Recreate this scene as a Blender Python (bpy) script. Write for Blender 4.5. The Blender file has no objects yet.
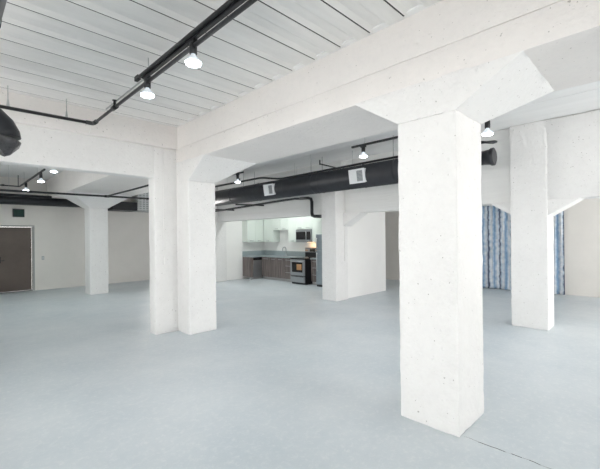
import bpy, bmesh, math, random
from mathutils import Vector, Matrix, noise
C = bpy.context.scene.collection
PI = math.pi
random.seed(7)

# ------------------------------------------------------------------ materials
def mat(name, col, rough=0.6, metal=0.0, spec=0.5, vary=0.0, vscale=3.0, bump=0.0, bscale=40.0,
        emit=None, estr=0.0, col2=None, stretch=(1, 1, 1), pits=0.0, rvary=0.0, coat=0.0):
    m = bpy.data.materials.new(name); m.use_nodes = True
    nt = m.node_tree; N = nt.nodes; L = nt.links
    b = N['Principled BSDF']
    b.inputs['Base Color'].default_value = (*col, 1)
    b.inputs['Roughness'].default_value = rough
    b.inputs['Metallic'].default_value = metal
    b.inputs['Specular IOR Level'].default_value = spec
    b.inputs['Coat Weight'].default_value = coat
    if emit:
        b.inputs['Emission Color'].default_value = (*emit, 1)
        b.inputs['Emission Strength'].default_value = estr
    if not (vary or bump or pits or rvary or col2): return m
    g = N.new('ShaderNodeNewGeometry'); mp = N.new('ShaderNodeMapping')
    mp.inputs['Scale'].default_value = stretch
    L.new(g.outputs['Position'], mp.inputs['Vector'])
    if vary or col2:
        n = N.new('ShaderNodeTexNoise'); n.inputs['Scale'].default_value = vscale
        n.inputs['Detail'].default_value = 8; n.inputs['Roughness'].default_value = .62
        L.new(mp.outputs[0], n.inputs['Vector'])
        r = N.new('ShaderNodeValToRGB')
        c2 = col2 if col2 else tuple(c * (1 - vary) for c in col)
        r.color_ramp.elements[0].position = .32; r.color_ramp.elements[0].color = (*c2, 1)
        r.color_ramp.elements[1].position = .66; r.color_ramp.elements[1].color = (*col, 1)
        L.new(n.outputs['Fac'], r.inputs['Fac']); L.new(r.outputs[0], b.inputs['Base Color'])
        if rvary:
            mr = N.new('ShaderNodeMapRange'); mr.inputs['To Min'].default_value = rough - rvary
            mr.inputs['To Max'].default_value = rough + rvary
            L.new(n.outputs['Fac'], mr.inputs['Value']); L.new(mr.outputs[0], b.inputs['Roughness'])
    if pits:
        dn = N.new('ShaderNodeTexNoise'); dn.inputs['Scale'].default_value = 38; dn.inputs['Detail'].default_value = 1
        L.new(g.outputs['Position'], dn.inputs['Vector'])
        dm = N.new('ShaderNodeMapRange'); dm.inputs['From Min'].default_value = .735; dm.inputs['From Max'].default_value = .775
        dm.inputs['To Max'].default_value = .75
        L.new(dn.outputs['Fac'], dm.inputs['Value'])
        dx = N.new('ShaderNodeMixRGB'); dx.inputs['Color2'].default_value = (.36, .34, .32, 1)
        L.new(dm.outputs[0], dx.inputs['Fac']); L.new(r.outputs[0], dx.inputs['Color1'])
        # soft grey mottling of the old paint
        en = N.new('ShaderNodeTexNoise'); en.inputs['Scale'].default_value = 13; en.inputs['Detail'].default_value = 10; en.inputs['Roughness'].default_value = .75
        L.new(g.outputs['Position'], en.inputs['Vector'])
        em = N.new('ShaderNodeMapRange'); em.inputs['From Min'].default_value = .48; em.inputs['From Max'].default_value = .70; em.inputs['To Max'].default_value = .22
        L.new(en.outputs['Fac'], em.inputs['Value'])
        ex = N.new('ShaderNodeMixRGB'); ex.inputs['Color2'].default_value = (.66, .65, .64, 1)
        L.new(em.outputs[0], ex.inputs['Fac']); L.new(dx.outputs[0], ex.inputs['Color1']); L.new(ex.outputs[0], b.inputs['Base Color'])
    h = None
    if bump:
        n2 = N.new('ShaderNodeTexNoise'); n2.inputs['Scale'].default_value = bscale
        n2.inputs['Detail'].default_value = 6
        L.new(mp.outputs[0], n2.inputs['Vector']); h = n2.outputs['Fac']
        if pits:
            v = N.new('ShaderNodeTexNoise'); v.inputs['Scale'].default_value = 26; v.inputs['Detail'].default_value = 2
            L.new(g.outputs['Position'], v.inputs['Vector'])
            rr = N.new('ShaderNodeMapRange'); rr.inputs['From Min'].default_value = .27; rr.inputs['From Max'].default_value = .32
            rr.inputs['To Min'].default_value = -pits; rr.inputs['To Max'].default_value = 0
            L.new(v.outputs['Fac'], rr.inputs['Value'])
            a = N.new('ShaderNodeMath'); a.operation = 'ADD'
            L.new(h, a.inputs[0]); L.new(rr.outputs[0], a.inputs[1]); h = a.outputs[0]
        bp = N.new('ShaderNodeBump'); bp.inputs['Strength'].default_value = bump; bp.inputs['Distance'].default_value = .018
        L.new(h, bp.inputs['Height']); L.new(bp.outputs[0], b.inputs['Normal'])
    return m

M = {}
M['concrete'] = mat('painted_concrete', (.845, .835, .825), .62, vary=.035, vscale=2.2, bump=.45, bscale=30, pits=1.6)
M['beam'] = mat('painted_beam_concrete', (.84, .805, .78), .6, vary=.045, vscale=1.6, bump=.35, bscale=20, pits=.8)
M['board'] = mat('board_marked_concrete', (.85, .845, .83), .65, vary=.07, vscale=1.2, bump=.4, bscale=7, stretch=(.35, .35, 7))
M['plaster'] = mat('painted_plaster', (.84, .81, .77), .7, vary=.06, vscale=1.1, bump=.18, bscale=30)
M['plaster_white'] = mat('white_painted_plaster', (.90, .89, .875), .65, vary=.03, vscale=1.5, bump=.15, bscale=30)
M['deck'] = mat('painted_ceiling_deck', (.86, .85, .83), .55, vary=.09, vscale=2.5, bump=.3, bscale=14, stretch=(.5, 2.5, 1))
M['slab'] = mat('painted_ceiling_slab', (.92, .915, .91), .65, vary=.07, vscale=1.3, bump=.3, bscale=8, stretch=(4, .5, 1))
M['black'] = mat('black_painted_steel', (.018, .019, .022), .42, vary=.3, vscale=9, bump=.1)
M['duct'] = mat('black_duct_paint', (.022, .024, .03), .38, vary=.35, vscale=5, bump=.15, bscale=12)
M['grey'] = mat('grey_paint', (.5, .52, .52), .5, vary=.1)
M['galv'] = mat('galvanised_steel', (.55, .57, .57), .35, .6, vary=.2, vscale=12)
M['whitemetal'] = mat('white_enamel', (.82, .83, .84), .35, vary=.04)
M['flex'] = mat('dark_flexible_duct', (.09, .09, .095), .35, .3, vary=.5, vscale=18, bump=.6, bscale=30)
M['louvre'] = mat('grey_louvre_metal', (.22, .23, .25), .5, vary=.1)
M['bulb'] = mat('lit_lamp_glass', (.9, .95, 1), .3, emit=(.86, .93, 1), estr=22, vary=.01)
M['reflector'] = mat('silvered_lamp_body', (.8, .83, .86), .25, .2, vary=.05, emit=(.8, .9, 1), estr=.5)
M['door'] = mat('brown_grey_metal_door', (.135, .105, .09), .45, .1, vary=.25, vscale=1.4, bump=.05)
M['doorframe'] = mat('grey_door_frame', (.42, .42, .41), .5, vary=.1)
M['sign_green'] = mat('unlit_green_sign_face', (.006, .045, .036), .6, vary=.35, vscale=14)
M['cab_white'] = mat('glossy_white_cabinet', (.72, .78, .73), .22, vary=.02, vscale=2, coat=.3)
M['counter'] = mat('blue_grey_countertop', (.36, .42, .44), .3, vary=.12, vscale=30)
M['steel'] = mat('brushed_stainless_steel', (.46, .48, .50), .3, .9, vary=.12, vscale=5, stretch=(1, 1, 18), bump=.05)
M['fridge'] = mat('fridge_stainless_steel', (.36, .42, .46), .35, .55, vary=.12, vscale=4, stretch=(1, 1, 10))
M['dark_glass'] = mat('black_oven_glass', (.012, .012, .014), .08, vary=.2)
M['handle'] = mat('satin_nickel', (.66, .67, .67), .3, .8, vary=.05)
M['warmlamp'] = mat('warm_lamp_lens', (1, .7, .4), .4, emit=(1, .62, .3), estr=8, vary=.01)
M['knob'] = mat('amber_knob_and_reflection', (.45, .25, .12), .4, emit=(1, .5, .2), estr=.05, vary=.05)  # amber knobs, and the reflection painted on the oven window
M['kick'] = mat('grey_toe_kick', (.48, .48, .48), .4, vary=.1)
M['crack'] = mat('dark_crack_and_slot_shade', (.055, .055, .06), .9, vary=.4, vscale=20)

def floor_mat():
    m = bpy.data.materials.new('blue_grey_floor_paint'); m.use_nodes = True
    nt = m.node_tree; N = nt.nodes; L = nt.links; b = N['Principled BSDF']
    g = N.new('ShaderNodeNewGeometry')
    n = N.new('ShaderNodeTexNoise'); n.inputs['Scale'].default_value = .7; n.inputs['Detail'].default_value = 9; n.inputs['Roughness'].default_value = .65
    L.new(g.outputs['Position'], n.inputs['Vector'])
    r = N.new('ShaderNodeValToRGB')
    r.color_ramp.elements[0].position = .3; r.color_ramp.elements[0].color = (.50, .56, .60, 1)
    r.color_ramp.elements[1].position = .7; r.color_ramp.elements[1].color = (.64, .68, .705, 1)
    L.new(n.outputs['Fac'], r.inputs['Fac'])
    # light scuffs
    n3 = N.new('ShaderNodeTexNoise'); n3.inputs['Scale'].default_value = 17; n3.inputs['Detail'].default_value = 8; n3.inputs['Roughness'].default_value = .8
    L.new(g.outputs['Position'], n3.inputs['Vector'])
    mr3 = N.new('ShaderNodeMapRange'); mr3.inputs['From Min'].default_value = .50; mr3.inputs['From Max'].default_value = .68; mr3.inputs['To Max'].default_value = .4
    L.new(n3.outputs['Fac'], mr3.inputs['Value'])
    mx = N.new('ShaderNodeMixRGB'); mx.inputs['Color2'].default_value = (.80, .81, .815, 1)
    L.new(mr3.outputs[0], mx.inputs['Fac']); L.new(r.outputs[0], mx.inputs['Color1'])
    L.new(mx.outputs[0], b.inputs['Base Color'])
    n2 = N.new('ShaderNodeTexNoise'); n2.inputs['Scale'].default_value = 5; n2.inputs['Detail'].default_value = 7
    L.new(g.outputs['Position'], n2.inputs['Vector'])
    mr = N.new('ShaderNodeMapRange'); mr.inputs['To Min'].default_value = .27; mr.inputs['To Max'].default_value = .5
    L.new(n2.outputs['Fac'], mr.inputs['Value']); L.new(mr.outputs[0], b.inputs['Roughness'])
    n4 = N.new('ShaderNodeTexNoise'); n4.inputs['Scale'].default_value = 14; n4.inputs['Detail'].default_value = 5
    L.new(g.outputs['Position'], n4.inputs['Vector'])
    bp = N.new('ShaderNodeBump'); bp.inputs['Strength'].default_value = .25; bp.inputs['Distance'].default_value = .006
    L.new(n4.outputs['Fac'], bp.inputs['Height']); L.new(bp.outputs[0], b.inputs['Normal'])
    b.inputs['Specular IOR Level'].default_value = .5
    return m
M['floor'] = floor_mat()

def wood_mat():
    m = bpy.data.materials.new('grey_brown_wood_grain'); m.use_nodes = True
    nt = m.node_tree; N = nt.nodes; L = nt.links; b = N['Principled BSDF']
    g = N.new('ShaderNodeNewGeometry'); mp = N.new('ShaderNodeMapping'); mp.inputs['Scale'].default_value = (9, 9, .6)
    L.new(g.outputs['Position'], mp.inputs['Vector'])
    n = N.new('ShaderNodeTexNoise'); n.inputs['Scale'].default_value = 2.6; n.inputs['Detail'].default_value = 8
    L.new(mp.outputs[0], n.inputs['Vector'])
    r = N.new('ShaderNodeValToRGB')
    r.color_ramp.elements[0].position = .35; r.color_ramp.elements[0].color = (.085, .068, .064, 1)
    r.color_ramp.elements[1].position = .68; r.color_ramp.elements[1].color = (.25, .21, .20, 1)
    L.new(n.outputs['Fac'], r.inputs['Fac']); L.new(r.outputs[0], b.inputs['Base Color'])
    b.inputs['Roughness'].default_value = .42
    return m
M['wood'] = wood_mat()

def curtain_mat():
    m = bpy.data.materials.new('blue_striped_curtain_cloth'); m.use_nodes = True
    nt = m.node_tree; N = nt.nodes; L = nt.links; b = N['Principled BSDF']
    g = N.new('ShaderNodeNewGeometry'); sp = N.new('ShaderNodeSeparateXYZ'); L.new(g.outputs['Position'], sp.inputs[0])
    # a little wobble of the dyed stripes down the cloth
    mp = N.new('ShaderNodeMapping'); mp.inputs['Scale'].default_value = (0, 2.0, 3.2)
    L.new(g.outputs['Position'], mp.inputs['Vector'])
    nz = N.new('ShaderNodeTexNoise'); nz.inputs['Scale'].default_value = 2.2; nz.inputs['Detail'].default_value = 4
    L.new(mp.outputs[0], nz.inputs['Vector'])
    ad = N.new('ShaderNodeMath'); ad.operation = 'MULTIPLY_ADD'; ad.inputs[1].default_value = .07
    L.new(nz.outputs['Fac'], ad.inputs[0]); L.new(sp.outputs['Y'], ad.inputs[2])
    dv = N.new('ShaderNodeMath'); dv.operation = 'MULTIPLY'; dv.inputs[1].default_value = 1 / .315
    L.new(ad.outputs[0], dv.inputs[0])
    fr = N.new('ShaderNodeMath'); fr.operation = 'FRACT'; L.new(dv.outputs[0], fr.inputs[0])
    r = N.new('ShaderNodeValToRGB'); r.color_ramp.interpolation = 'LINEAR'
    W = (.86, .88, .90); P = (.56, .64, .72); B = (.24, .36, .52); D = (.075, .09, .15)
    stops = [(0, W), (.06, P), (.11, D), (.17, D), (.22, P), (.30, W), (.44, W), (.52, P), (.59, B), (.65, B), (.72, P), (.82, W), (1, W)]
    el = r.color_ramp.elements
    el[0].position = 0; el[0].color = (*stops[0][1], 1); el[1].position = 1; el[1].color = (*stops[-1][1], 1)
    for p, c in stops[1:-1]:
        e = el.new(p); e.color = (*c, 1)
    L.new(fr.outputs[0], r.inputs['Fac'])
    n5 = N.new('ShaderNodeTexNoise'); n5.inputs['Scale'].default_value = 3; n5.inputs['Detail'].default_value = 3
    L.new(mp.outputs[0], n5.inputs['Vector'])
    mx = N.new('ShaderNodeMixRGB'); mx.blend_type = 'MULTIPLY'
    r2 = N.new('ShaderNodeValToRGB'); r2.color_ramp.elements[0].position = .35; r2.color_ramp.elements[0].color = (.76, .83, .89, 1)
    r2.color_ramp.elements[1].position = .6; r2.color_ramp.elements[1].color = (1, 1, 1, 1)
    L.new(n5.outputs['Fac'], r2.inputs['Fac']); mx.inputs['Fac'].default_value = 1
    L.new(r.outputs[0], mx.inputs['Color1']); L.new(r2.outputs[0], mx.inputs['Color2'])
    L.new(mx.outputs[0], b.inputs['Base Color'])
    b.inputs['Roughness'].default_value = .9; b.inputs['Specular IOR Level'].default_value = .1
    return m
M['curtain'] = curtain_mat()

def glass_mat():
    m = bpy.data.materials.new('window_glass'); m.use_nodes = True
    nt = m.node_tree; N = nt.nodes; L = nt.links
    N.remove(N['Principled BSDF'])
    t = N.new('ShaderNodeBsdfTransparent'); t.inputs[0].default_value = (.95, .97, .97, 1)
    gl = N.new('ShaderNodeBsdfGlossy'); gl.inputs['Roughness'].default_value = .03
    fr = N.new('ShaderNodeFresnel'); fr.inputs[0].default_value = 1.45
    mx = N.new('ShaderNodeMixShader'); L.new(fr.outputs[0], mx.inputs[0]); L.new(t.outputs[0], mx.inputs[1]); L.new(gl.outputs[0], mx.inputs[2])
    L.new(mx.outputs[0], N['Material Output'].inputs['Surface'])
    return m
M['glass'] = glass_mat()

# ------------------------------------------------------------------ mesh helpers
def add_box(bm, a, b):
    x0, y0, z0 = a; x1, y1, z1 = b
    v = [bm.verts.new(p) for p in ((x0,y0,z0),(x1,y0,z0),(x1,y1,z0),(x0,y1,z0),(x0,y0,z1),(x1,y0,z1),(x1,y1,z1),(x0,y1,z1))]
    for f in ((0,3,2,1),(4,5,6,7),(0,1,5,4),(1,2,6,5),(2,3,7,6),(3,0,4,7)):
        bm.faces.new([v[i] for i in f])
    return v
def add_hexa(bm, low, high):
    """8-point solid: four low corners and four high corners, both counter-clockwise from above"""
    v = [bm.verts.new(p) for p in list(low) + list(high)]
    for f in ((0,3,2,1),(4,5,6,7),(0,1,5,4),(1,2,6,5),(2,3,7,6),(3,0,4,7)):
        bm.faces.new([v[i] for i in f])
def ring(bm, c, d, r, n, ref):
    d = d.normalized(); u = ref - d * ref.dot(d); u.normalize(); w = d.cross(u)
    return [bm.verts.new(c + u * (r * math.cos(2*PI*i/n)) + w * (r * math.sin(2*PI*i/n))) for i in range(n)]
def add_tube(bm, pts, r, n=16, cap=True, ref=None):
    """tube through pts; r a number or one radius per point"""
    pts = [Vector(p) for p in pts]; k = len(pts)
    rs = r if isinstance(r, (list, tuple)) else [r] * k
    rings = []
    d0 = pts[1] - pts[0]
    rf = Vector(ref) if ref else (Vector((0,0,1)) if abs(d0.normalized().z) < .8 else Vector((1,0,0)))
    for i in range(k):
        if i == 0: d = pts[1] - pts[0]
        elif i == k - 1: d = pts[-1] - pts[-2]
        else: d = (pts[i] - pts[i-1]).normalized() + (pts[i+1] - pts[i]).normalized()
        if d.length < 1e-6: d = pts[i] - pts[i-1] if i else pts[1] - pts[0]
        dn = d.normalized()
        if abs(dn.dot(rf.normalized())) > .95: rf = Vector((1,0,0)) if abs(dn.x) < .9 else Vector((0,1,0))
        sc = 1.0
        rg = ring(bm, pts[i], d, rs[i] * sc, n, rf); rings.append(rg)
        u = (rg[0].co - pts[i]).normalized(); rf = u
    for a, b in zip(rings, rings[1:]):
        for i in range(n):
            bm.faces.new((a[i], a[(i+1)%n], b[(i+1)%n], b[i])).smooth = True
    if cap:
        bm.faces.new(list(reversed(rings[0]))); bm.faces.new(rings[-1])
def add_lathe(bm, prof, c, n=28, axis='z'):
    """prof: list of (r, h) along the axis"""
    c = Vector(c); rings = []
    for r, h in prof:
        rg = []
        for i in range(n):
            a = 2*PI*i/n; p = Vector((r*math.cos(a), r*math.sin(a), h))
            if axis == 'x': p = Vector((p.z, p.x, p.y))
            if axis == 'y': p = Vector((p.y, p.z, p.x))
            rg.append(bm.verts.new(c + p))
        rings.append(rg)
    for a, b in zip(rings, rings[1:]):
        for i in range(n):
            bm.faces.new((a[i], a[(i+1)%n], b[(i+1)%n], b[i])).smooth = True
    bm.faces.new(list(reversed(rings[0]))); bm.faces.new(rings[-1])
def obj(name, bm, m, parent=None, bevel=0.0, seg=2):
    bmesh.ops.recalc_face_normals(bm, faces=bm.faces)
    me = bpy.data.meshes.new(name); bm.to_mesh(me); bm.free()
    o = bpy.data.objects.new(name, me); C.objects.link(o)
    if m: me.materials.append(M[m])
    if bevel:
        md = o.modifiers.new('b', 'BEVEL'); md.width = bevel; md.segments = seg; md.limit_method = 'ANGLE'; md.angle_limit = .6
    if parent:
        o.parent = parent
        o.matrix_parent_inverse = Matrix.Translation(-parent.location) if parent.type != 'EMPTY' or True else Matrix()
    return o
def B(): return bmesh.new()
def boxo(name, a, b, m, parent=None, bevel=0.0):
    bm = B(); add_box(bm, a, b); return obj(name, bm, m, parent, bevel)
def thing(name, label, cat, loc=(0,0,0), group=None, kind=None):
    o = bpy.data.objects.new(name, None); C.objects.link(o); o.location = loc; o.empty_display_size = .1
    return tag(o, label, cat, group, kind)
def tag(o, label, cat, group=None, kind=None):
    o['label'] = label; o['category'] = cat
    if group: o['group'] = group
    if kind: o['kind'] = kind
    return o
def struct(name, bm, m, bevel=0.0):
    o = obj(name, bm, m, None, bevel); o['kind'] = 'structure'; return o
def dup(root, off, label=None):
    r = root.copy(); C.objects.link(r); r.location = root.location + Vector(off)
    if label: r['label'] = label
    for ch in list(root.children):
        c = ch.copy(); C.objects.link(c); c.parent = r
        c.matrix_parent_inverse = ch.matrix_parent_inverse
        for g in ch.children:
            d = g.copy(); C.objects.link(d); d.parent = c; d.matrix_parent_inverse = g.matrix_parent_inverse
    return r

def rough_solid(bm, step=.07, amp=.007, seed=0.0, edge=.008):
    """cut a concrete solid into a fine grid, knock its arrises off and make the faces slightly uneven"""
    bmesh.ops.recalc_face_normals(bm, faces=bm.faces)
    sharp = [e for e in bm.edges if len(e.link_faces) == 2 and e.calc_face_angle(0) > .3]
    bmesh.ops.bevel(bm, geom=sharp, offset=edge, segments=2, affect='EDGES', profile=.5)
    for _ in range(7):
        long = [e for e in bm.edges if e.calc_length() > step * 1.6]
        if not long: break
        bmesh.ops.subdivide_edges(bm, edges=long, cuts=1, use_grid_fill=True)
    bmesh.ops.triangulate(bm, faces=[f for f in bm.faces if len(f.verts) > 4])
    bm.normal_update()
    for v in bm.verts:
        p = v.co * 1.0 + Vector((seed, seed * 2, 0))
        d = noise.noise(p * 3.1) * amp + noise.noise(p * 11) * amp * .6 + noise.noise(p * 27) * amp * .45
        v.co += v.normal * d
    for f in bm.faces: f.smooth = True
    return bm
def autosmooth(o, ang=.7):
    for p in o.data.polygons: p.use_smooth = True
    o.data.set_sharp_from_angle(angle=ang)
    return o

# ------------------------------------------------------------------ room constants
X0, X1, Y0, Y1, H = -2.6, 12.0, -3.6, 14.35, 3.6

# floor and ceiling
bm = B(); add_box(bm, (X0-.3, Y0-.3, -.15), (X1+.3, Y1+.5, 0)); struct('floor', bm, 'floor')
# flat slabs with joints running along Y
bm = B()
xs = [2.9, 4.15, 5.25, 6.3, 7.35, 8.45, 9.55, 10.65, X1+.3]
for a, b in zip(xs, xs[1:]): add_box(bm, (a+.006, Y0-.3, H), (b-.006, Y1+.5, H+.12))
add_box(bm, (X0-.3, 6.05, H), (-.2, Y1+.5, H+.12)); add_box(bm, (-.19, 6.05, H), (1.1, Y1+.5, H+.12)); add_box(bm, (1.112, 6.05, H), (2.9, Y1+.5, H+.12))
struct('ceiling', bm, 'slab', .004)
bm = B(); add_box(bm, (X0-.4, Y0-.4, H+.13), (X1+.4, Y1+.6, H+.25)); struct('ceiling_cover', bm, 'slab'); bpy.data.objects['ceiling_cover'].name = 'ceiling_upper'
# ribbed deck of the near bay
bm = B(); P = .36; y = 6.3
prof = []
while y > Y0 - .3:
    y0 = y - P
    prof.append([(y0, 3.70), (y0, 3.59), (y0+.15, 3.59), (y0+.19, 3.616), (y0+.29, 3.616), (y0+.343, 3.59), (y0+.344, 3.70)])
    y = y0
for pr in prof:
    a = [bm.verts.new((X0-.2, p[0], p[1])) for p in pr]; b = [bm.verts.new((2.95, p[0], p[1])) for p in pr]
    for i in range(len(pr)):
        j = (i+1) % len(pr); bm.faces.new((a[i], a[j], b[j], b[i]))
    bm.faces.new(a); bm.faces.new(list(reversed(b)))
struct('ceiling_deck', bm, 'deck')
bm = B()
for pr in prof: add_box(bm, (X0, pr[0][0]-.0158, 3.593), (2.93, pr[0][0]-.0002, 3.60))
struct('ceiling_joint_shade_strip', bm, 'crack')  # joint sealant strips, with the shade of the deck slots put into their colour

# outer walls
def wall_with_windows(name, axis, at, thick, lo, hi, wins, mtl):
    """wins: list of (a0, a1, z0, z1) along the wall"""
    bm = B(); cuts = sorted(wins)
    def bx(a0, a1, z0, z1):
        if a1 - a0 < 1e-4: return
        if axis == 'x': add_box(bm, (at, a0, z0), (at+thick, a1, z1))
        else: add_box(bm, (a0, at, z0), (a1, at+thick, z1))
    p = lo
    for a0, a1, z0, z1 in cuts:
        bx(p, a0, 0, H+.1); bx(a0, a1, 0, z0); bx(a0, a1, z1, H+.1); p = a1
    bx(p, hi, 0, H+.1)
    return struct(name, bm, mtl)
south = [(-2.0, .3, .95, 3.25), (3.9, 7.0, .95, 3.5), (8.0, 11.4, .95, 3.25)]
west = [(-2.9, -.4, .95, 3.25), (.1, 2.6, .95, 3.25), (3.2, 5.7, .95, 3.25), (8.6, 11.0, .95, 3.25)]
wall_with_windows('wall_south', 'y', Y0-.25, .25, X0-.3, X1+.3, south, 'plaster_white')
wall_with_windows('wall_west', 'x', X0-.25, .25, Y0, Y1+.3, west, 'plaster_white')
wall_with_windows('wall_east', 'x', X1, .25, Y0, Y1+.3, [(-3.1, -.3, .95, 3.25)], 'plaster')
# north wall with the recessed door
bm = B()
add_box(bm, (X0, Y1, 0), (.25, Y1+.3, H+.1)); add_box(bm, (2.14, Y1, 0), (6.15, Y1+.3, H+.1)); add_box(bm, (7.2, Y1, 0), (X1, Y1+.3, H+.1)); add_box(bm, (6.15, Y1, 0), (7.2, Y1+.3, 1.0)); add_box(bm, (6.15, Y1, 3.4), (7.2, Y1+.3, H+.1)); add_box(bm, (.25, Y1, 2.06), (2.14, Y1+.3, H+.1))
struct('wall_north', bm, 'plaster')
def window(n, axis, at, a0, a1, z0, z1):
    bm = B(); t = .05
    def bx(b, p0, p1, q0, q1, d=.04):
        if axis == 'x': add_box(b, (at-d/2, p0, q0), (at+d/2, p1, q1))
        else: add_box(b, (p0, at-d/2, q0), (p1, at+d/2, q1))
    bx(bm, a0, a1, z0, z0+t); bx(bm, a0, a1, z1-t, z1); bx(bm, a0, a0+t, z0+t, z1-t); bx(bm, a1-t, a1, z0+t, z1-t)
    nx = 4
    for i in range(1, nx):
        c = a0 + (a1-a0)*i/nx; bx(bm, c-.015, c+.015, z0+t, z1-t, .03)
    for i in range(1, 4):
        c = z0 + (z1-z0)*i/4; bx(bm, a0+t, a1-t, c-.013, c+.013, .024)
    f = struct('window_%d' % n, bm, 'whitemetal')
    bm = B(); bx(bm, a0+t, a1-t, z0+t, z1-t, .006); obj('pane', bm, 'glass', f)
window(10, 'y', Y1+.14, 6.15, 7.2, 1.0, 3.4)  # unseen north window, added to brighten the middle bay ceiling
window(9, 'x', X1+.12, -3.1, -.3, .95, 3.25)
k = 1
for w in south: window(k, 'y', Y0-.12, *w); k += 1
for w in west: window(k, 'x', X0-.12, *w); k += 1

# north door: a pair of leaves set back in the wall
d = B(); add_box(d, (2.09, Y1-.012, 0), (2.15, Y1+.16, 2.10)); add_box(d, (.24, Y1-.012, 2.05), (2.09, Y1+.16, 2.10)); add_box(d, (.24, Y1-.012, 0), (.30, Y1+.16, 2.05))
df = struct('door_1', d, 'doorframe', .004)
boxo('door_leaf', (1.205, Y1+.13, .02), (2.085, Y1+.175, 2.045), 'door', df, .003)
boxo('door_leaf', (.305, Y1+.13, .02), (1.195, Y1+.175, 2.045), 'door', df, .003)
boxo('threshold', (.30, Y1-.01, 0), (2.09, Y1+.13, .018), 'black', df)
bm = B(); add_box(bm, (1.25, Y1+.118, .92), (1.31, Y1+.13, 1.12)); add_tube(bm, [(1.28, Y1+.13, 1.0), (1.28, Y1+.07, 1.0)], .012); add_tube(bm, [(1.275, Y1+.075, 1.0), (1.40, Y1+.075, 1.0)], .011)
obj('door_handle', bm, 'black', df)

# ------------------------------------------------------------------ centre wall with the wide opening (y = 6.1)
bm = B()
add_box(bm, (X0, 6.1, 2.68), (2.58, 6.34, 3.22))
add_box(bm, (2.58, 6.1, 0), (2.978, 6.34, 3.22))
add_box(bm, (X0, 6.1, 0), (-1.6, 6.34, 2.68))
bmesh.ops.remove_doubles(bm, verts=bm.verts, dist=1e-5)
o = B(); add_box(o, (X0, 6.1, 2.68), (2.58, 6.34, 3.21))
rough_solid(o, .12, .004, 3.0, .006)
bm.free()
add_box(o, (X0, 6.1, 0), (-1.6, 6.34, 2.68))
w = B(); add_box(w, (2.58, 6.1, 0), (2.985, 6.34, 3.21)); rough_solid(w, .08, .007, 9.0, .010)
me = bpy.data.meshes.new('tmp'); w.to_mesh(me); w.free(); o.from_mesh(me)
struct('wall_center', o, 'concrete')
# ledge beam above it
bm = B(); add_box(bm, (X0, 6.035, 3.21), (2.985, 6.34, 3.7)); rough_solid(bm, .15, .003, 1.0, .008); struct('ceiling_beam_crosswise', bm, 'beam')

# ------------------------------------------------------------------ main beam over the first row of pillars
bm = B(); add_box(bm, (2.98, Y0, 2.97), (4.05, 6.34, 3.22)); rough_solid(bm, .16, .003, 2.0, .003)
t = B(); add_box(t, (2.974, Y0, 3.222), (4.05, 6.34, 3.7)); rough_solid(t, .16, .003, 5.0, .003)
me = bpy.data.meshes.new('tmp2'); t.to_mesh(me); t.free(); bm.from_mesh(me)
struct('ceiling_beam_main', bm, 'beam')
t = B(); add_box(t, (2.50, 6.35, 2.97), (4.27, Y1, 3.62)); rough_solid(t, .25, .004, 5.0, .010); struct('ceiling_beam_hall', t, 'beam')

# second beam line (x = 7.3) above header openings, broken by its pillars
def beam(name, a, b, m, seed, st=.2):
    bm = B(); add_box(bm, a, b); rough_solid(bm, st, .004, seed, .008); return struct(name, bm, m)
beam('ceiling_beam_inner', (7.44, 1.94, 2.235), (7.74, 5.83, 3.62), 'board', 4.0)
beam('ceiling_beam_inner', (7.32, 5.82, 3.046), (7.62, 6.35, 3.62), 'board', 5.0)
beam('ceiling_beam_inner', (7.328, Y0, 2.235), (7.785, 1.44, 3.588), 'concrete', 14.0)
beam('ceiling_beam_inner', (7.30, 6.34, 2.235), (7.62, 11.67, 3.62), 'board', 8.0)
beam('ceiling_beam_inner', (7.30, 12.19, 2.235), (7.62, Y1, 3.62), 'board', 9.0)

# ------------------------------------------------------------------ pillars
def pillar(label, x0, x1, y0, y1, zt, cap=None, seed=0., top=None):
    t = thing('concrete_pillar', label, 'pillar', ((x0+x1)/2, (y0+y1)/2, 0), 'white concrete pillars', 'thing')
    bm = B(); add_box(bm, (x0, y0, 0), (x1, y1, zt)); rough_solid(bm, .035, .006, seed, .009)
    obj('shaft', bm, 'concrete', t)
    if cap:
        for lo, hi in cap:
            bm = B(); add_hexa(bm, lo, hi)
            rough_solid(bm, .08, .003, seed+3, .003); obj('capital' if len(cap) == 1 and x0 < 5 else 'haunch', bm, 'concrete', t)
    return t
def Q(x0, x1, y0, y1, z): return [(x0,y0,z),(x1,y0,z),(x1,y1,z),(x0,y1,z)]
pillar('large white concrete pillar standing alone nearest the camera', 2.975, 3.55, 1.185, 1.715, 2.67,
       [(Q(2.975, 3.55, 1.185, 1.715, 2.67), Q(2.98, 4.05, .68, 2.21, 2.984))], 1.)
pillar('white pillar joined to the wall pier at the side of the wide opening', 2.98, 3.50, 5.67, 6.34, 2.62,
       [(Q(2.98, 3.50, 5.67, 6.34, 2.62), Q(2.98, 4.05, 5.12, 6.34, 2.984))], 2.)
pillar('slender white pillar with flared top seen through the wide wall opening', 3.10, 3.60, 11.88, 12.40, 2.56,
       [(Q(3.10, 3.60, 11.88, 12.40, 2.56), Q(2.52, 4.25, 11.50, 12.80, 2.984))], 3.)
def hz(x0, x1, ya, yb, z0, z1): return (Q(x0, x1, min(ya, yb), max(ya, yb), z0), None)
def wedge(x0, x1, yp, yo, z0, z1):
    """haunch beside a pillar: at pillar face yp it hangs down to z0, at yo it reaches the soffit z1"""
    a, b = (yp, yo) if yp < yo else (yo, yp)
    zl, zr = (z0, z1-.02) if yp < yo else (z1-.02, z0)
    return ([(x0,a,zl),(x1,a,zl),(x1,b,zr),(x0,b,zr)], [(x0,a,z1-.008),(x1,a,z1-.008),(x1,b,z1-.008),(x0,b,z1-.008)])
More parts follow.
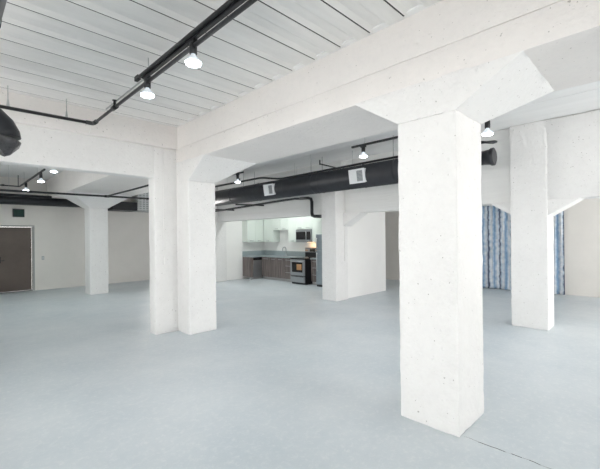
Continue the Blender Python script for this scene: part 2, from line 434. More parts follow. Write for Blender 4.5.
p3 = pillar('white pillar at the edge of the kitchen opening, joined to the lit partition', 7.07, 7.56, 5.84, 6.32, 3.04,
       [wedge(7.38, 7.72, 5.84, 5.30, 1.90, 2.25)], 4.)
p4 = pillar('white concrete pillar standing between the two visible lengths of striped curtain', 7.325, 7.79, 1.40, 1.965, 3.597,
       [wedge(7.38, 7.72, 1.93, 2.32, 1.98, 2.25), wedge(7.34, 7.77, 1.40, .96, 1.96, 2.25)], 5.)
pillar('white pillar at the far jamb of the kitchen opening beyond the pier', 7.21, 7.68, 11.68, 12.18, 3.597, None, 6.)

# lit partition and kitchen walls
bm = B(); add_box(bm, (7.575, 5.92, 0), (9.50, 6.08, H)); struct('wall_partition', bm, 'plaster_white', .004)
bm = B(); add_box(bm, (9.64, 6.081, 0), (9.71, 11.98, H)); add_box(bm, (7.68, 11.82, 0), (9.64, 11.98, H)); add_box(bm, (9.501, 6.04, 0), (9.64, 6.081, H))
struct('wall_kitchen', bm, 'plaster_white', .003)

# painted conduit on the pier, dark screw hole
bm = B(); add_tube(bm, [(2.735, 6.093, 3.2), (2.735, 6.093, 1.32)], .007, 8); add_box(bm, (2.722, 6.078, 1.19), (2.748, 6.1, 1.32))
tag(obj('cable_conduit', bm, 'plaster_white'), 'thin white painted conduit running down the wall pier beside the opening', 'conduit')
bm = B(); add_tube(bm, [(7.40, 5.825, 3.2), (7.40, 5.825, 2.1), (7.41, 5.825, 1.0)], .008, 8)
add_tube(bm, [(7.50, 5.9, 2.25), (7.60, 5.9, 2.02), (7.56, 5.9, 1.80)], .006, 8)
tag(obj('cable_conduit', bm, 'plaster_white'), 'thin white cable hanging on the pillar beside the lit partition', 'conduit')
# switch plate in the north hall
t = thing('light_switch', 'small grey switch plate on the far wall beside the brown door', 'switch', (2.37, Y1, 1.04))
boxo('plate', (2.335, Y1-.012, .98), (2.405, Y1-.0005, 1.10), 'grey', t, .003); boxo('rocker', (2.358, Y1-.018, 1.015), (2.382, Y1-.012, 1.065), 'whitemetal', t)

# exit sign, unlit
t = thing('exit_sign', 'unlit dark green sign box above the brown door', 'sign', (1.75, Y1, 2.36))
bm = B(); add_box(bm, (1.60, Y1-.07, 2.36), (1.89, Y1-.0005, 2.38)); add_box(bm, (1.60, Y1-.07, 2.59), (1.89, Y1-.0005, 2.61)); add_box(bm, (1.60, Y1-.07, 2.38), (1.62, Y1-.0005, 2.59)); add_box(bm, (1.87, Y1-.07, 2.38), (1.89, Y1-.0005, 2.59))
obj('housing', bm, 'black', t); boxo('face_panel', (1.62, Y1-.06, 2.38), (1.87, Y1-.001, 2.59), 'sign_green', t)

# ------------------------------------------------------------------ track lights
def bulb_lamp(label, x, y, ztop, zlens, group, tilt=0.):
    t = thing('track_lamp', label, 'lamp', (x, y, ztop), group)
    L = ztop - zlens
    bm = B(); add_box(bm, (x-.022, y-.05, ztop-.035), (x+.022, y+.05, ztop)); obj('adapter', bm, 'black', t, .004)
    bm = B(); add_lathe(bm, [(.030, -.025), (.034, -.03), (.034, -L+.085), (.030, -L+.08)], (x, y, ztop), 20); obj('socket', bm, 'black', t)
    bm = B(); add_lathe(bm, [(.018, -L+.095), (.022, -L+.07), (.030, -L+.055), (.064, -L+.022), (.073, -L+.010), (.070, -L+.004)], (x, y, ztop), 24); obj('bulb', bm, 'reflector', t)
    bm = B(); add_lathe(bm, [(.070, -L+.006), (.065, -L-.009), (.040, -L-.018), (.008, -L-.021)], (x, y, ztop), 24); obj('lens', bm, 'bulb', t)
    return t
def spot(x, y, z, e=35, col=(.95, .97, 1)):
    l = bpy.data.lights.new('lamp_light', 'SPOT'); l.energy = e; l.spot_size = 2.9; l.spot_blend = 1.0; l.color = col; l.shadow_soft_size = .05
    o = bpy.data.objects.new('lamp_light', l); C.objects.link(o); o.location = (x, y, z - .03)

# near track with its two conduits
t = thing('track_rail', 'black lighting track hung under the ribbed deck of the near bay', 'lighting track', (1.6, 2.9, 3.42))
boxo('rail', (1.578, -2.6, 3.395), (1.617, 4.02, 3.43), 'black', t, .004)
for yy in (-1.5, .2, 2.1, 3.9):
    bm = B(); add_tube(bm, [(1.6, yy, 3.42), (1.6, yy, 3.62)], .004, 8); obj('hanger', bm, 'galv', t)
bm = B(); add_tube(bm, [(1.562, -2.6, 3.425), (1.562, 4.12, 3.425)], .018, 12); add_box(bm, (1.545, 4.06, 3.40), (1.58, 4.15, 3.45)); add_tube(bm, [(1.556, 4.1, 3.44), (1.59, 4.03, 3.42)], .012, 8)
tag(obj('power_conduit', bm, 'black'), 'black electrical conduit running close beside the near lighting track', 'conduit')
bm = B(); add_tube(bm, [(1.632, -2.6, 3.435), (1.632, 5.4, 3.435)], .011, 10)
tag(obj('power_conduit', bm, 'galv'), 'pale thin metal conduit running beside the near lighting track to its far end', 'conduit')
for yy, lb in ((2.93, 'lit track lamp with white bulb, the larger of the two on the near black track'), (3.93, 'lit track lamp with white bulb near the far end of the near track')):
    bulb_lamp(lb, 1.60, yy, 3.395, 3.195, 'track lamps'); spot(1.6, yy, 3.2)
# sprinkler pipe of the near bay
t = thing('sprinkler_pipe', 'black sprinkler pipe running under the ribbed deck and turning along the header', 'pipe', (1.57, 5.85, 3.36))
bm = B(); add_tube(bm, [(1.60, -2.6, 3.36), (1.60, 5.76, 3.335)], .019, 14); obj('run', bm, 'black', t)
bm = B(); add_tube(bm, [(1.60, 5.87, 3.335), (-2.6, 5.87, 3.30)], .022, 14); obj('run', bm, 'black', t)
bm = B(); add_tube(bm, [(1.60, 5.74, 3.335), (1.60, 5.83, 3.335), (1.585, 5.87, 3.335), (1.50, 5.87, 3.335)], .029, 14); obj('elbow', bm, 'black', t)
bm = B(); add_tube(bm, [(1.60, 4.90, 3.338), (1.60, 5.04, 3.338)], .030, 14); add_tube(bm, [(1.60, 4.97, 3.34), (1.60, 4.97, 3.42)], .016, 10); add_lathe(bm, [(.01, 0), (.028, .004), (.028, .01), (.01, .012)], (1.60, 4.97, 3.42), 14); obj('tee', bm, 'black', t)
for xx in (1.26, .62, -.4, -1.6):
    bm = B(); add_tube(bm, [(xx, 5.87, 3.33), (xx, 5.87, 3.61)], .005, 8); add_lathe(bm, [(.012, 0), (.018, .01), (.008, .09)], (xx, 5.87, 3.345), 10); obj('hanger_rod', bm, 'galv', t)
bm = B(); add_tube(bm, [(1.58, 6.015, 3.22), (1.61, 6.015, 3.36), (1.60, 5.99, 3.42)], .005, 6)
tag(obj('cable_loop', bm, 'plaster_white'), 'short white painted cable loop on the ledge below the pipe corner', 'cable')

# ------------------------------------------------------------------ near ducts
def duct_ribs(bm, p0, p1, r, step, n=28):
    p0 = Vector(p0); p1 = Vector(p1); L = (p1-p0).length; d = (p1-p0)/L; k = int(L/step)
    for i in range(1, k):
        c = p0 + d*(i*step); add_tube(bm, [c-d*.008, c-d*.004, c+d*.004, c+d*.008], [r, r+.006, r+.006, r], n, False)
t = thing('air_duct', 'black round duct with a downturned open end at the ceiling of the near bay', 'duct', (.0, 2.5, 3.0))
bm = B(); add_tube(bm, [(.06, -3.0, 3.07), (.06, 3.9, 3.07)], .225, 32); duct_ribs(bm, (.06, -3, 3.07), (.06, 3.9, 3.07), .225, .6); obj('duct_run', bm, 'duct', t)
bm = B(); add_tube(bm, [(.06, 3.88, 3.07), (.0, 4.35, 3.05), (-.16, 4.75, 3.02), (-.36, 4.98, 2.99), (-.50, 5.02, 2.97)], [.225, .222, .212, .20, .196], 32); obj('duct_bend', bm, 'duct', t)
bm = B()
mouth = [(-.52, 5.02, 2.98), (-.20, 5.02, 2.99), (.02, 5.02, 2.99), (.16, 5.02, 2.98), (.27, 5.02, 2.95), (.36, 5.02, 2.90), (.42, 5.02, 2.84), (.45, 5.02, 2.78), (.455, 5.02, 2.74)]
add_tube(bm, mouth, .188, 32); obj('outlet_elbow', bm, 'duct', t)
bm = B(); add_tube(bm, [(.455, 5.02, 2.745), (.45, 5.02, 2.72), (.42, 5.02, 2.67), (.40, 5.02, 2.65)], [.19, .184, .16, .14], 32); obj('outlet_collar', bm, 'flex', t)

# ------------------------------------------------------------------ middle bay: big duct, diffusers, pipes, tracks
DX, DZ, DR = 6.45, 2.93, .245
t = thing('air_duct', 'large black round duct running the length of the middle bay', 'duct', (DX, 8, DZ))
bm = B(); add_tube(bm, [(DX, 3.3, DZ), (DX, 14.2, DZ)], DR, 36); duct_ribs(bm, (DX, 3.3, DZ), (DX, 14.2, DZ), DR, 1.2, 36); obj('duct_run', bm, 'duct', t)
bm = B(); add_tube(bm, [(DX, 3.32, DZ), (DX, 3.30, DZ), (DX, 3.0, DZ), (DX, 2.5, DZ), (DX, 2.12, DZ)], [DR+.008, DR+.008, .15, .14, .115], 36); obj('reducer', bm, 'duct', t)
bm = B(); add_tube(bm, [(DX, 2.12, DZ), (DX, 2.02, DZ), (DX, 2.0, DZ), (DX, 1.96, DZ), (DX, 1.95, DZ)], [.116, .128, .145, .145, .12], 36); obj('end_cap', bm, 'duct', t)
for yy in (3.7, 5.9, 8.6, 10.8, 12.9):
    bm = B(); add_tube(bm, [(DX-.2, yy, DZ+.14), (DX-.2, yy, 3.62)], .004, 6); add_tube(bm, [(DX+.2, yy, DZ+.14), (DX+.2, yy, 3.62)], .004, 6); add_tube(bm, [(DX, yy-.015, DZ), (DX, yy+.015, DZ)], DR+.008, 36, False); obj('hanger_strap', bm, 'duct', t)
def diffuser(label, y):
    t = thing('air_diffuser', label, 'diffuser', (DX-.27, y, DZ), 'white diffusers on the black duct')
    w, h = .38, .28
    M4 = Matrix.Translation((DX-.27, y, DZ-.03)) @ Matrix.Rotation(math.radians(-9), 4, 'Y')
    def part(nm, a, b, m, bev=.003):
        bm = B(); add_box(bm, a, b); bm.transform(M4); return obj(nm, bm, m, t, bev)
    part('box', (0, -w/2, -h/2), (.14, w/2, h/2), 'whitemetal')
    bm = B(); add_box(bm, (-.012, -w/2-.008, h/2-.03), (0, w/2+.008, h/2+.008)); add_box(bm, (-.012, -w/2-.008, -h/2-.008), (0, w/2+.008, -h/2+.03))
    add_box(bm, (-.012, -w/2+.19, -h/2+.03), (0, w/2+.008, h/2-.03)); add_box(bm, (-.012, -w/2-.008, -h/2+.03), (0, -w/2+.04, h/2-.03)); bm.transform(M4); obj('face_frame', bm, 'whitemetal', t)
    g = part('grille_back', (-.004, -w/2+.04, -h/2+.03), (-.0005, -w/2+.19, h/2-.03), 'louvre', 0)
    bm = B()
    for i in range(8):
        z = -h/2 + .04 + i*.027; add_box(bm, (-.011, -w/2+.04, z), (-.004, -w/2+.19, z+.010))
    bm.transform(M4); obj('louvre_slats', bm, 'grey', t)
diffuser('square white diffuser on the black duct, the one above the kitchen opening', 7.38)
diffuser('square white diffuser on the black duct, the one above the lit partition', 4.52)

# sprinkler line of the middle bay
t = thing('sprinkler_pipe', 'thin black sprinkler pipe following the top of the large duct', 'pipe', (6.3, 8, 3.3))
bm = B(); add_tube(bm, [(6.22, 14.2, 3.27), (6.22, 7.85, 3.27), (6.30, 7.72, 3.27), (6.68, 7.60, 3.27), (6.74, 7.45, 3.27), (6.68, 4.0, 3.27), (6.68, 2.2, 3.25)], .026, 12); obj('run', bm, 'black', t)
bm = B(); add_tube(bm, [(6.66, 5.46, 3.27), (6.03, 5.42, 3.27)], .015, 10); add_tube(bm, [(6.03, 5.42, 3.25), (6.03, 5.42, 3.36)], .016, 10); obj('branch', bm, 'black', t)
bm = B(); add_tube(bm, [(6.22, 8.75, 3.27), (6.22, 8.75, 3.36)], .016, 10); add_lathe(bm, [(.012, 0), (.028, .004), (.028, .01), (.01, .012)], (6.22, 8.75, 3.36), 14); obj('sprinkler_head', bm, 'black', t)
bm = B(); add_tube(bm, [(6.68, 2.28, 3.25), (6.68, 2.02, 3.23), (6.60, 1.97, 3.20), (6.50, 1.99, 3.17), (6.35, 2.2, 3.20)], .02, 12); obj('end_bend', bm, 'black', t)
for yy in (3.4, 5.0, 6.9, 9.4, 11.8):
    xx = 6.68 if yy < 7.5 else 6.22
    bm = B(); add_tube(bm, [(xx, yy, 3.28), (xx, yy, 3.61)], .004, 6); obj('hanger_rod', bm, 'galv', t)
# pipe over the kitchen opening, dropping at its end
t = thing('waste_pipe', 'black pipe along the kitchen header that drops beside the pillar', 'pipe', (6.95, 9, 2.65))
bm = B(); add_tube(bm, [(7.05, 14.2, 2.58), (7.05, 11.2, 2.60), (7.05, 8.0, 2.70), (7.05, 7.3, 2.715), (7.05, 7.0, 2.69)], .030, 14); obj('run', bm, 'black', t)
bm = B(); add_tube(bm, [(7.05, 7.08, 2.70), (7.05, 6.78, 2.69), (7.05, 6.67, 2.66), (7.05, 6.64, 2.58)], .040, 14); obj('elbow', bm, 'black', t)
bm = B(); add_tube(bm, [(7.05, 6.64, 2.60), (7.05, 6.64, 2.24)], .042, 14); obj('drop', bm, 'black', t)
bm = B(); add_tube(bm, [(7.05, 6.64, 2.28), (7.05, 6.62, 2.21), (7.06, 6.55, 2.185), (7.10, 6.36, 2.175)], .045, 14); obj('elbow', bm, 'black', t)
for yy in (10.7, 9.05):
    z = 2.60 + (11.2-yy)*.031
    bm = B(); add_tube(bm, [(6.45, yy+.25, z-.01), (7.05, yy, z-.01), (7.29, yy-.1, z-.015)], .022, 10); obj('spur', bm, 'black', t)
for yy in (7.2, 9.8):
    bm = B(); add_tube(bm, [(7.05, yy, 2.70), (7.05, yy, 3.61)], .004, 6); obj('hanger_rod', bm, 'galv', t)

# middle bay lighting tracks
def track(label, x, y0, y1, z, hang):
    t = thing('track_rail', label, 'lighting track', (x, (y0+y1)/2, z))
    boxo('rail', (x-.018, y0, z-.017), (x+.018, y1, z+.017), 'black', t, .003)
    for yy in hang:
        bm = B(); add_tube(bm, [(x, yy, z+.01), (x, yy, 3.61)], .004, 6); obj('hanger', bm, 'galv', t)
track('black lighting track hung above the far stretch of the large duct', 5.36, 7.38, 9.9, 3.27, (7.6, 9.5))
track('black lighting track that disappears behind the large near pillar', 5.30, 1.63, 3.98, 3.255, (1.9, 3.7))
for x, y, zt, zl, lb in ((5.36, 7.62, 3.26, 3.05, 'lit track lamp hanging beside the wall pier, above the far duct'),
                         (5.36, 8.95, 3.26, 3.05, 'lit track lamp half hidden at the edge of the wall pier'),
                         (5.30, 3.73, 3.245, 3.05, 'lit track lamp at the end of the track leading behind the large pillar'),
                         (5.30, 1.69, 3.245, 3.02, 'lit track lamp just past the large near pillar, beside the duct end')):
    bulb_lamp(lb, x, y, zt, zl, 'track lamps'); spot(x, y, zl-.02, 45)

# ------------------------------------------------------------------ far bay behind the wide opening
track('black lighting track in the far hall beyond the wide opening', 1.72, 10.1, 13.75, 3.27, (11.0, 13.0))
for y, lb in ((10.55, 'lit track lamp in the far hall, upper of the two on the track'), (12.7, 'lit track lamp in the far hall, lower of the two on the track')):
    bulb_lamp(lb, 1.72, y, 3.255, 3.04, 'track lamps'); spot(1.72, y, 3.02, 30, (.85, 1, .95))
t = bulb_lamp('lit hanging lamp in the far hall just under the header, off the track', 1.88, 10.0, 3.44, 3.22, 'track lamps'); spot(1.88, 10.0, 3.2, 30, (.85, 1, .95))
bm = B(); add_tube(bm, [(1.88, 10.0, 3.43), (1.88, 10.0, 3.60)], .012, 8); obj('stem', bm, 'black', t)
bm = B(); add_tube(bm, [(1.72, 13.74, 3.27), (1.70, 13.80, 3.265), (1.2, 13.8, 3.265)], .018, 10); add_tube(bm, [(1.68, 13.8, 3.27), (1.68, 13.8, 3.61)], .010, 8); add_lathe(bm, [(.01, 0), (.04, .005), (.04, .05), (.01, .055)], (1.32, 13.8, 3.24), 12)
tag(obj('power_conduit', bm, 'black'), 'short black conduit with a drop rod at the end of the far hall track', 'conduit')
t = thing('sprinkler_pipe', 'black pipe crossing the far hall in front of the flared pillar', 'pipe', (2, 11.35, 2.88))
bm = B(); add_tube(bm, [(-2.6, 11.35, 2.83), (6.9, 11.35, 2.90)], .027, 12); obj('run', bm, 'black', t)
bm = B(); add_tube(bm, [(3.42, 11.33, 2.88), (3.46, 9.4, 2.885), (3.48, 7.2, 2.90)], .022, 12); obj('branch', bm, 'black', t)
bm = B(); add_tube(bm, [(3.36, 11.35, 2.873), (3.48, 11.35, 2.874)], .036, 12); obj('coupling', bm, 'black', t); bm = B(); add_tube(bm, [(4.55, 11.35, 2.88), (4.61, 11.35, 2.88)], .034, 12); obj('coupling', bm, 'black', t)
bm = B(); add_tube(bm, [(4.78, 11.35, 2.89), (4.78, 11.35, 2.58), (4.78, 11.35, 2.56)], .018, 10); obj('drop', bm, 'black', t)
for xx in (1.2, 4.6):
    bm = B(); add_tube(bm, [(xx, 11.35, 2.9), (xx, 11.35, 3.61 if xx < 2 else 3.58)], .004, 6); obj('hanger_rod', bm, 'galv', t)
t = thing('air_duct', 'black duct along the top of the far wall above the sign', 'duct', (1, 13.95, 2.8))
bm = B(); add_tube(bm, [(-2.5, 13.95, 2.86), (4.4, 13.95, 2.86)], .145, 28); obj('duct_run', bm, 'duct', t)
bm = B(); add_tube(bm, [(-2.5, 13.62, 2.97), (2.49, 13.62, 2.97)], .045, 14); obj('refrigerant_pipe', bm, 'duct', t)
boxo('plenum_box', (4.30, 13.60, 2.66), (5.12, 14.30, 2.965), 'duct', t, .006)
t = thing('fan_coil_unit', 'grey box unit with slatted grille near the ceiling of the far wall', 'air unit', (5.5, 13.9, 2.66))
boxo('housing', (5.12, 13.66, 2.66), (5.98, 14.30, 3.4), 'galv', t, .005)
boxo('grille_back', (5.16, 13.645, 2.70), (5.94, 13.659, 3.36), 'grey', t)
bm = B()
for i in range(7): add_box(bm, (5.17+i*.125, 13.62, 2.69), (5.17+i*.125+.032, 13.645, 3.37))
for i in range(9): add_box(bm, (5.14, 13.628, 2.70+i*.08), (5.96, 13.645, 2.70+i*.08+.03))
obj('grille_slats', bm, 'whitemetal', t)

# ------------------------------------------------------------------ curtain on the east wall
t = thing('curtain', 'floor length blue and white striped curtain hanging on the far east wall', 'curtain', (11.88, 3.3, 0))
bm = B(); cols = 300; rows = 26; ya, yb = 1.90, 4.75; zt = 2.53; vs = []
for j in range(rows+1):
    z = .015 + (zt-.015)*j/rows; row = []
    for i in range(cols+1):
        y = ya + (yb-ya)*i/cols; s = (y-ya)/.155
        x = 11.885 - .030*math.sin(2*PI*s + .5*math.sin(y*3.1) + .25*math.sin(z*2)) - .012*math.sin(2*PI*s*2.3+z)
        row.append(bm.verts.new((x, y, z)))
    vs.append(row)
for j in range(rows):
    for i in range(cols):
        bm.faces.new((vs[j][i], vs[j][i+1], vs[j+1][i+1], vs[j+1][i])).smooth = True
c = obj('cloth', bm, 'curtain', t); s = c.modifiers.new('s', 'SOLIDIFY'); s.thickness = .004
bm = B(); add_tube(bm, [(11.9, 1.86, 2.545), (11.9, 4.85, 2.545)], .012, 10); obj('rod', bm, 'whitemetal', t)

# ------------------------------------------------------------------ kitchen
KX = 9.01      # base fronts of the long run
def barh(p0, p1, out, parent, m='handle', r=.006):
    bm = B(); p0 = Vector(p0); p1 = Vector(p1); o = Vector(out)
    add_tube(bm, [p0+o, p1+o], r, 8)
    for q in (p0.lerp(p1, .12), p0.lerp(p1, .88)): add_tube(bm, [q, q+o], r*.7, 6)
    return obj('handle', bm, m, parent)
def run_base(label, ya, yb, doors=0, drawers=0, body='wood'):
    """base cabinet facing -x between ya and yb"""
    t = thing('base_cabinet', label, 'cabinet', (KX+.3, (ya+yb)/2, 0), 'base cabinets of the kitchen')
    boxo('body', (KX+.02, ya+.002, .10), (9.635, yb-.002, .865), body, t)
    boxo('toe_kick', (KX+.07, ya+.002, 0), (KX+.09, yb-.002, .10), 'kick', t)
    for i in range(doors):
        a = ya + (yb-ya)*i/doors + .004; b = ya + (yb-ya)*(i+1)/doors - .004
        d = boxo('door', (KX, a, .105), (KX+.02, b, .855), 'wood', t, .002)
        barh((KX, a+.10, .80), (KX, b-.10, .80), (-.03, 0, 0), d)
    hs = [.105, .40, .64, .855][:drawers+1] if drawers else []
    for z0, z1 in zip(hs, hs[1:]):
        d = boxo('drawer', (KX, ya+.004, z0+.003), (KX+.02, yb-.004, z1-.003), 'wood', t, .002)
        barh((KX, ya+.10, z1-.06), (KX, yb-.10, z1-.06), (-.03, 0, 0), d)
    return t
run_base('wood-fronted drawer cabinet between the oven and the sink cabinet', 9.34, 9.92, 0, 3)
run_base('two-door wood base cabinet under the kitchen sink', 9.92, 10.72, 2)
run_base('narrow one-door wood base cabinet at the inner corner of the worktop', 10.72, 11.24, 1)
run_base('narrow drawer cabinet squeezed between the oven and the fridge', 8.14, 8.56, 0, 3)
# leg along the kitchen side wall, facing -y
LY = 11.25
t = thing('base_cabinet', 'narrow wood end cabinet beside the dishwasher against the side wall', 'cabinet', (8.55, 11.5, 0), 'base cabinets of the kitchen')
boxo('body', (8.50, LY+.02, .10), (8.60, 11.815, .865), 'wood', t); boxo('toe_kick', (8.50, LY+.07, 0), (8.60, LY+.09, .10), 'kick', t)
boxo('filler_panel', (8.502, LY, .105), (8.598, LY+.02, .855), 'wood', t, .002)
t = thing('dishwasher', 'stainless dishwasher with a black control strip under the worktop corner', 'dishwasher', (8.8, 11.5, 0))
boxo('body', (8.61, LY+.02, .10), (9.04, 11.815, .865), 'steel', t); boxo('door', (8.605, LY-.005, .12), (9.045, LY+.02, .74), 'steel', t, .004)
boxo('control_panel', (8.605, LY-.008, .745), (9.045, LY+.02, .86), 'dark_glass', t, .003); boxo('toe_kick', (8.61, LY+.07, 0), (9.04, LY+.09, .10), 'kick', t)
# worktop
bm = B(); add_box(bm, (KX-.025, 9.335, .868), (9.638, 11.245, .905)); add_box(bm, (8.495, 11.22, .868), (9.638, 11.817, .905))
t = obj('worktop', bm, 'counter'); tag(t, 'L-shaped blue-grey worktop with low splash strip on the wood base cabinets', 'worktop')
bm = B(); add_box(bm, (9.618, 9.335, .906), (9.638, 11.80, 1.09)); add_box(bm, (8.495, 11.797, .906), (9.617, 11.817, 1.09)); obj('splash_strip', bm, 'counter', t)
bm = B(); add_box(bm, (KX-.025, 8.13, .868), (9.638, 8.565, .905)); tag(obj('worktop', bm, 'counter'), 'short blue-grey worktop piece between the oven and the fridge', 'worktop')
# sink and faucet
t = thing('sink', 'stainless sink basin set in the worktop below the faucet', 'sink', (9.32, 10.3, .9))
bm = B(); add_box(bm, (9.12, 10.0, .9055), (9.15, 10.6, .912)); add_box(bm, (9.45, 10.0, .9055), (9.48, 10.6, .912)); add_box(bm, (9.15, 10.0, .9055), (9.45, 10.03, .912)); add_box(bm, (9.15, 10.57, .9055), (9.45, 10.6, .912)); obj('rim', bm, 'steel', t)
boxo('basin', (9.15, 10.03, .9052), (9.45, 10.57, .907), 'louvre', t)
t = thing('faucet', 'tall curved chrome faucet behind the kitchen sink', 'faucet', (9.52, 10.38, .9))
bm = B(); add_lathe(bm, [(.03, .906), (.03, .915), (.018, .925), (.016, .99)], (9.53, 10.38, 0), 16); obj('base', bm, 'steel', t)
bm = B(); pts = [(9.53, 10.38, .98), (9.53, 10.38, 1.16)] + [(9.53-.09+.09*math.cos(a), 10.38, 1.16+.09*math.sin(a)) for a in [i*PI/8 for i in range(1, 9)]] + [(9.35, 10.38, 1.10)]
add_tube(bm, pts, .016, 12); obj('spout', bm, 'steel', t)
bm = B(); add_tube(bm, [(9.53, 10.36, .97), (9.52, 10.29, 1.01)], .008, 8); obj('lever', bm, 'steel', t)
# uppers
UX = 9.29
def upper(label, ya, yb, z0, z1, doors):
    t = thing('wall_cabinet', label, 'cabinet', (UX+.15, (ya+yb)/2, z0), 'white wall cabinets of the kitchen')
    boxo('body', (UX+.02, ya+.002, z0), (9.637, yb-.002, z1), 'cab_white', t)
    for i in range(doors):
        a = ya + (yb-ya)*i/doors + .003; b = ya + (yb-ya)*(i+1)/doors - .003
        d = boxo('door', (UX, a, z0-.01), (UX+.018, b, z1-.003), 'cab_white', t, .0015)
        barh((UX, (a+b)/2-.09, z0+.05), (UX, (a+b)/2+.09, z0+.05), (-.022, 0, 0), d, 'louvre')
upper('tall white wall cabinet next to the kitchen side wall corner', 10.86, 11.47, 1.46, 2.5, 1)
upper('raised short white wall cabinet above the sink', 9.98, 10.86, 1.92, 2.5, 2)
upper('narrow white wall cabinet between the sink gap and the microwave', 9.54, 9.98, 1.46, 2.5, 1)
upper('white wall cabinet directly above the microwave', 8.75, 9.54, 1.925, 2.5, 2)
upper('narrow white wall cabinet between the microwave and the fridge', 8.16, 8.75, 1.46, 2.5, 1)
t = thing('wall_cabinet', 'two-door white wall cabinet on the kitchen side wall', 'cabinet', (8.7, 11.6, 1.46), 'white wall cabinets of the kitchen')
boxo('body', (8.50, 11.492, 1.46), (9.637, 11.817, 2.5), 'cab_white', t)
for i in range(2):
    a = 8.50 + .39*i + .003; b = a + .384
    d = boxo('door', (a, 11.472, 1.45), (b, 11.49, 2.497), 'cab_white', t, .0015); barh(((a+b)/2-.09, 11.472, 1.51), ((a+b)/2+.09, 11.472, 1.51), (0, -.022, 0), d, 'louvre')
t = thing('wall_cabinet', 'deep white cabinet above the fridge', 'cabinet', (9.2, 7.7, 1.8), 'white wall cabinets of the kitchen')
boxo('body', (8.87, 7.22, 1.78), (9.637, 8.12, 2.5), 'cab_white', t)
for a in (7.225, 7.675): d = boxo('door', (8.85, a, 1.785), (8.868, a+.44, 2.495), 'cab_white', t, .0015)
# microwave
t = thing('microwave', 'stainless microwave with black window mounted above the oven', 'microwave', (9.4, 9.1, 1.47))
boxo('body', (9.24, 8.76, 1.445), (9.637, 9.53, 1.905), 'steel', t, .004)
boxo('door_window', (9.225, 9.0, 1.54), (9.24, 9.50, 1.82), 'dark_glass', t, .003); boxo('control_panel', (9.225, 8.79, 1.54), (9.24, 8.96, 1.82), 'dark_glass', t, .003)
bm = B(); add_tube(bm, [(9.205, 8.98, 1.52), (9.205, 8.98, 1.84)], .010, 10); obj('handle', bm, 'handle', t)
boxo('hood_light', (9.40, 8.90, 1.437), (9.55, 9.1, 1.443), 'warmlamp', t)
# oven
t = thing('oven', 'freestanding stainless oven range with a warm reflection painted on its window standing proud of the cabinets', 'oven', (9.1, 8.9, 0))
OX = 8.74
boxo('body', (OX+.04, 8.60, .05), (9.62, 9.31, .885), 'black', t, .006)
boxo('cooktop', (OX-.01, 8.59, .887), (9.50, 9.32, .91), 'dark_glass', t, .005)
bm = B(); add_lathe(bm, [(.001, 0), (.085, .001), (.085, .003)], (9.0, 8.75, .91), 24); add_lathe(bm, [(.001, 0), (.085, .001), (.085, .003)], (9.0, 9.05, .91), 24); add_lathe(bm, [(.001, 0), (.07, .001), (.07, .003)], (9.3, 8.75, .91), 24); add_lathe(bm, [(.001, 0), (.07, .001), (.07, .003)], (9.3, 9.05, .91), 24); obj('burner_ring', bm, 'louvre', t)
d = boxo('oven_door', (OX, 8.605, .31), (OX+.04, 9.305, .86), 'steel', t, .006)
boxo('window', (OX-.006, 8.70, .42), (OX, 9.22, .76), 'dark_glass', d, .004)
boxo('window_reflection', (OX-.008, 8.74, .50), (OX-.006, 8.98, .70), 'knob', d)  # warm reflection on the oven glass, painted as a faintly glowing panel
bm = B(); add_tube(bm, [(OX-.04, 8.66, .80), (OX-.04, 9.25, .80)], .012, 10); add_tube(bm, [(OX, 8.68, .80), (OX-.04, 8.68, .80)], .008, 8); add_tube(bm, [(OX, 9.23, .80), (OX-.04, 9.23, .80)], .008, 8); obj('handle', bm, 'handle', d)
d = boxo('drawer', (OX, 8.605, .07), (OX+.04, 9.305, .285), 'steel', t, .006); boxo('drawer_grip', (OX-.012, 8.66, .262), (OX, 9.25, .285), 'black', d, .003)
boxo('base', (OX+.06, 8.62, 0), (9.60, 9.29, .05), 'black', t)
boxo('backguard', (9.50, 8.60, .91), (9.62, 9.31, 1.24), 'black', t, .006)
boxo('control_panel', (9.485, 8.61, 1.08), (9.50, 9.30, 1.22), 'steel', t, .003)
boxo('clock_display', (9.478, 8.80, 1.10), (9.485, 9.05, 1.20), 'dark_glass', t)
for yy in (8.66, 8.73, 9.18, 9.25):
    bm = B(); add_lathe(bm, [(.022, 0), (.022, -.018), (.018, -.022)], (9.485, yy, 1.15), 16, 'x'); obj('knob', bm, 'knob', t)
# fridge
t = thing('fridge', 'tall blue-tinted stainless fridge with freezer on top', 'fridge', (9.1, 7.7, 0))
FX = 8.78
boxo('body', (FX+.06, 7.25, .06), (9.62, 8.11, 1.72), 'fridge', t, .006)
boxo('base_grille', (FX+.02, 7.26, 0), (9.60, 8.10, .06), 'black', t)
d = boxo('fridge_door', (FX, 7.25, .075), (FX+.06, 8.11, 1.185), 'fridge', t, .012); bm = B(); add_tube(bm, [(FX-.04, 8.04, .5), (FX-.04, 8.04, 1.12)], .012, 10); add_tube(bm, [(FX, 8.04, .53), (FX-.04, 8.04, .53)], .009, 8); add_tube(bm, [(FX, 8.04, 1.09), (FX-.04, 8.04, 1.09)], .009, 8); obj('handle', bm, 'handle', d)
d = boxo('freezer_door', (FX, 7.25, 1.20), (FX+.06, 8.11, 1.72), 'fridge', t, .012); bm = B(); add_tube(bm, [(FX-.04, 8.04, 1.26), (FX-.04, 8.04, 1.60)], .012, 10); add_tube(bm, [(FX, 8.04, 1.28), (FX-.04, 8.04, 1.28)], .009, 8); add_tube(bm, [(FX, 8.04, 1.58), (FX-.04, 8.04, 1.58)], .009, 8); obj('handle', bm, 'handle', d)

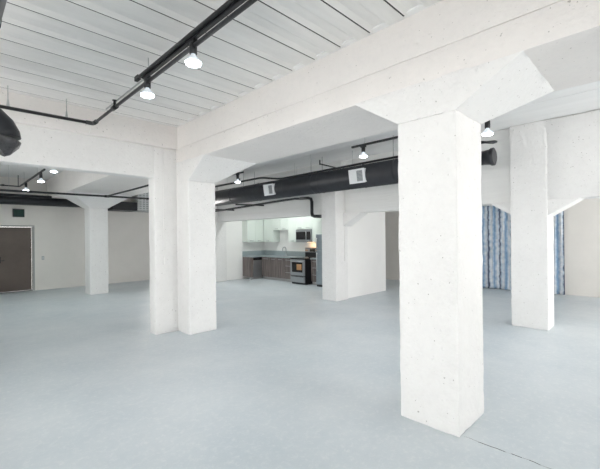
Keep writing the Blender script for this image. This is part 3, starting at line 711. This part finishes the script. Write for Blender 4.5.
# floor crack running on from the foot of the near pillar
bm = B(); y = 1.17; x = 3.03; pts = []
while y > -1.5:
    pts.append((x + random.uniform(-.006, .006), y)); y -= random.uniform(.03, .07)
for i, ((xa, yaa), (xb, ybb)) in enumerate(zip(pts, pts[1:])):
    w = random.choice((.0015, .002, .003, .004)) if i % 7 else .0008
    v = [bm.verts.new(p) for p in ((xa-w, yaa, .0012), (xa+w, yaa, .0012), (xb+w, ybb, .0012), (xb-w, ybb, .0012))]; bm.faces.new(v)
o = struct('floor_crack', bm, 'crack')

# ------------------------------------------------------------------ light
W = bpy.data.worlds.new('World'); bpy.context.scene.world = W; W.use_nodes = True
bg = W.node_tree.nodes['Background']; bg.inputs[0].default_value = (1.0, .965, .94, 1); bg.inputs[1].default_value = 5.0
def area(name, loc, rot, sx, sy, e, col):
    l = bpy.data.lights.new(name, 'AREA'); l.shape = 'RECTANGLE'; l.size = sx; l.size_y = sy; l.energy = e; l.color = col
    o = bpy.data.objects.new(name, l); C.objects.link(o); o.location = loc; o.rotation_euler = rot
SC = (1.0, .93, .90); WC = (1.0, .94, .92)
for (a0, a1, z0, z1), e, ti in zip(south, (100, 150, 160), (126, 126, 120)):
    area('daylight', ((a0+a1)/2, Y0-.95, (z0+z1)/2-.35), (math.radians(ti), 0, 0), a1-a0, z1-z0, e, SC)
for (a0, a1, z0, z1), e in zip(west, (70, 25, 125, 35)):
    area('daylight', (X0-.95, (a0+a1)/2, (z0+z1)/2-.35), (math.radians(118), 0, math.radians(-90)), a1-a0, z1-z0, e, WC)
area('daylight', (X1+.95, -1.7, 1.75), (math.radians(122), 0, math.radians(90)), 2.7, 2.3, 110, SC)
area('daylight', (6.7, Y1+.95, 1.8), (math.radians(-122), 0, 0), 1.1, 2.2, 170, SC)  # added light outside the unseen north window, for the middle bay
# kitchen ceiling fixture, hidden behind the header
t = thing('ceiling_fixture', 'flat white ceiling light inside the kitchen', 'ceiling light', (8.4, 9.2, 3.58))
boxo('housing', (8.1, 8.7, 3.54), (8.7, 9.9, 3.599), 'whitemetal', t)
area('kitchen_light', (8.4, 9.3, 3.52), (0, 0, 0), .6, 1.2, 44, (.97, 1.0, .98))
area('hood_light', (9.47, 8.9, 1.425), (0, 0, 0), .15, .2, 1.6, (1, .6, .3))

# ------------------------------------------------------------------ camera
cam = bpy.data.cameras.new('camera'); co = bpy.data.objects.new('camera', cam); C.objects.link(co)
f = 361.9; yaw = math.radians(45.209); roll = math.radians(-.609)
F3 = Vector((math.cos(yaw), math.sin(yaw), 0)); R = Vector((math.sin(yaw), -math.cos(yaw), 0)); U = R.cross(F3)
R2 = R*math.cos(roll) + U*math.sin(roll); U2 = -R*math.sin(roll) + U*math.cos(roll)
m4 = Matrix((( R2.x, U2.x, -F3.x, 0), (R2.y, U2.y, -F3.y, 0), (R2.z, U2.z, -F3.z, 1.65), (0, 0, 0, 1)))
co.matrix_world = m4
cam.sensor_width = 36; cam.lens = 36*f/600; cam.shift_y = (236.6-234.5)/600; cam.clip_start = .05
sc = bpy.context.scene; sc.camera = co
sc.view_settings.view_transform = 'Standard'; sc.view_settings.look = 'None'; sc.view_settings.gamma = 1; sc.view_settings.exposure = .02
sc.view_settings.use_curve_mapping = False
sc.cycles.max_bounces = 10; sc.cycles.diffuse_bounces = 7; sc.cycles.use_denoising = True
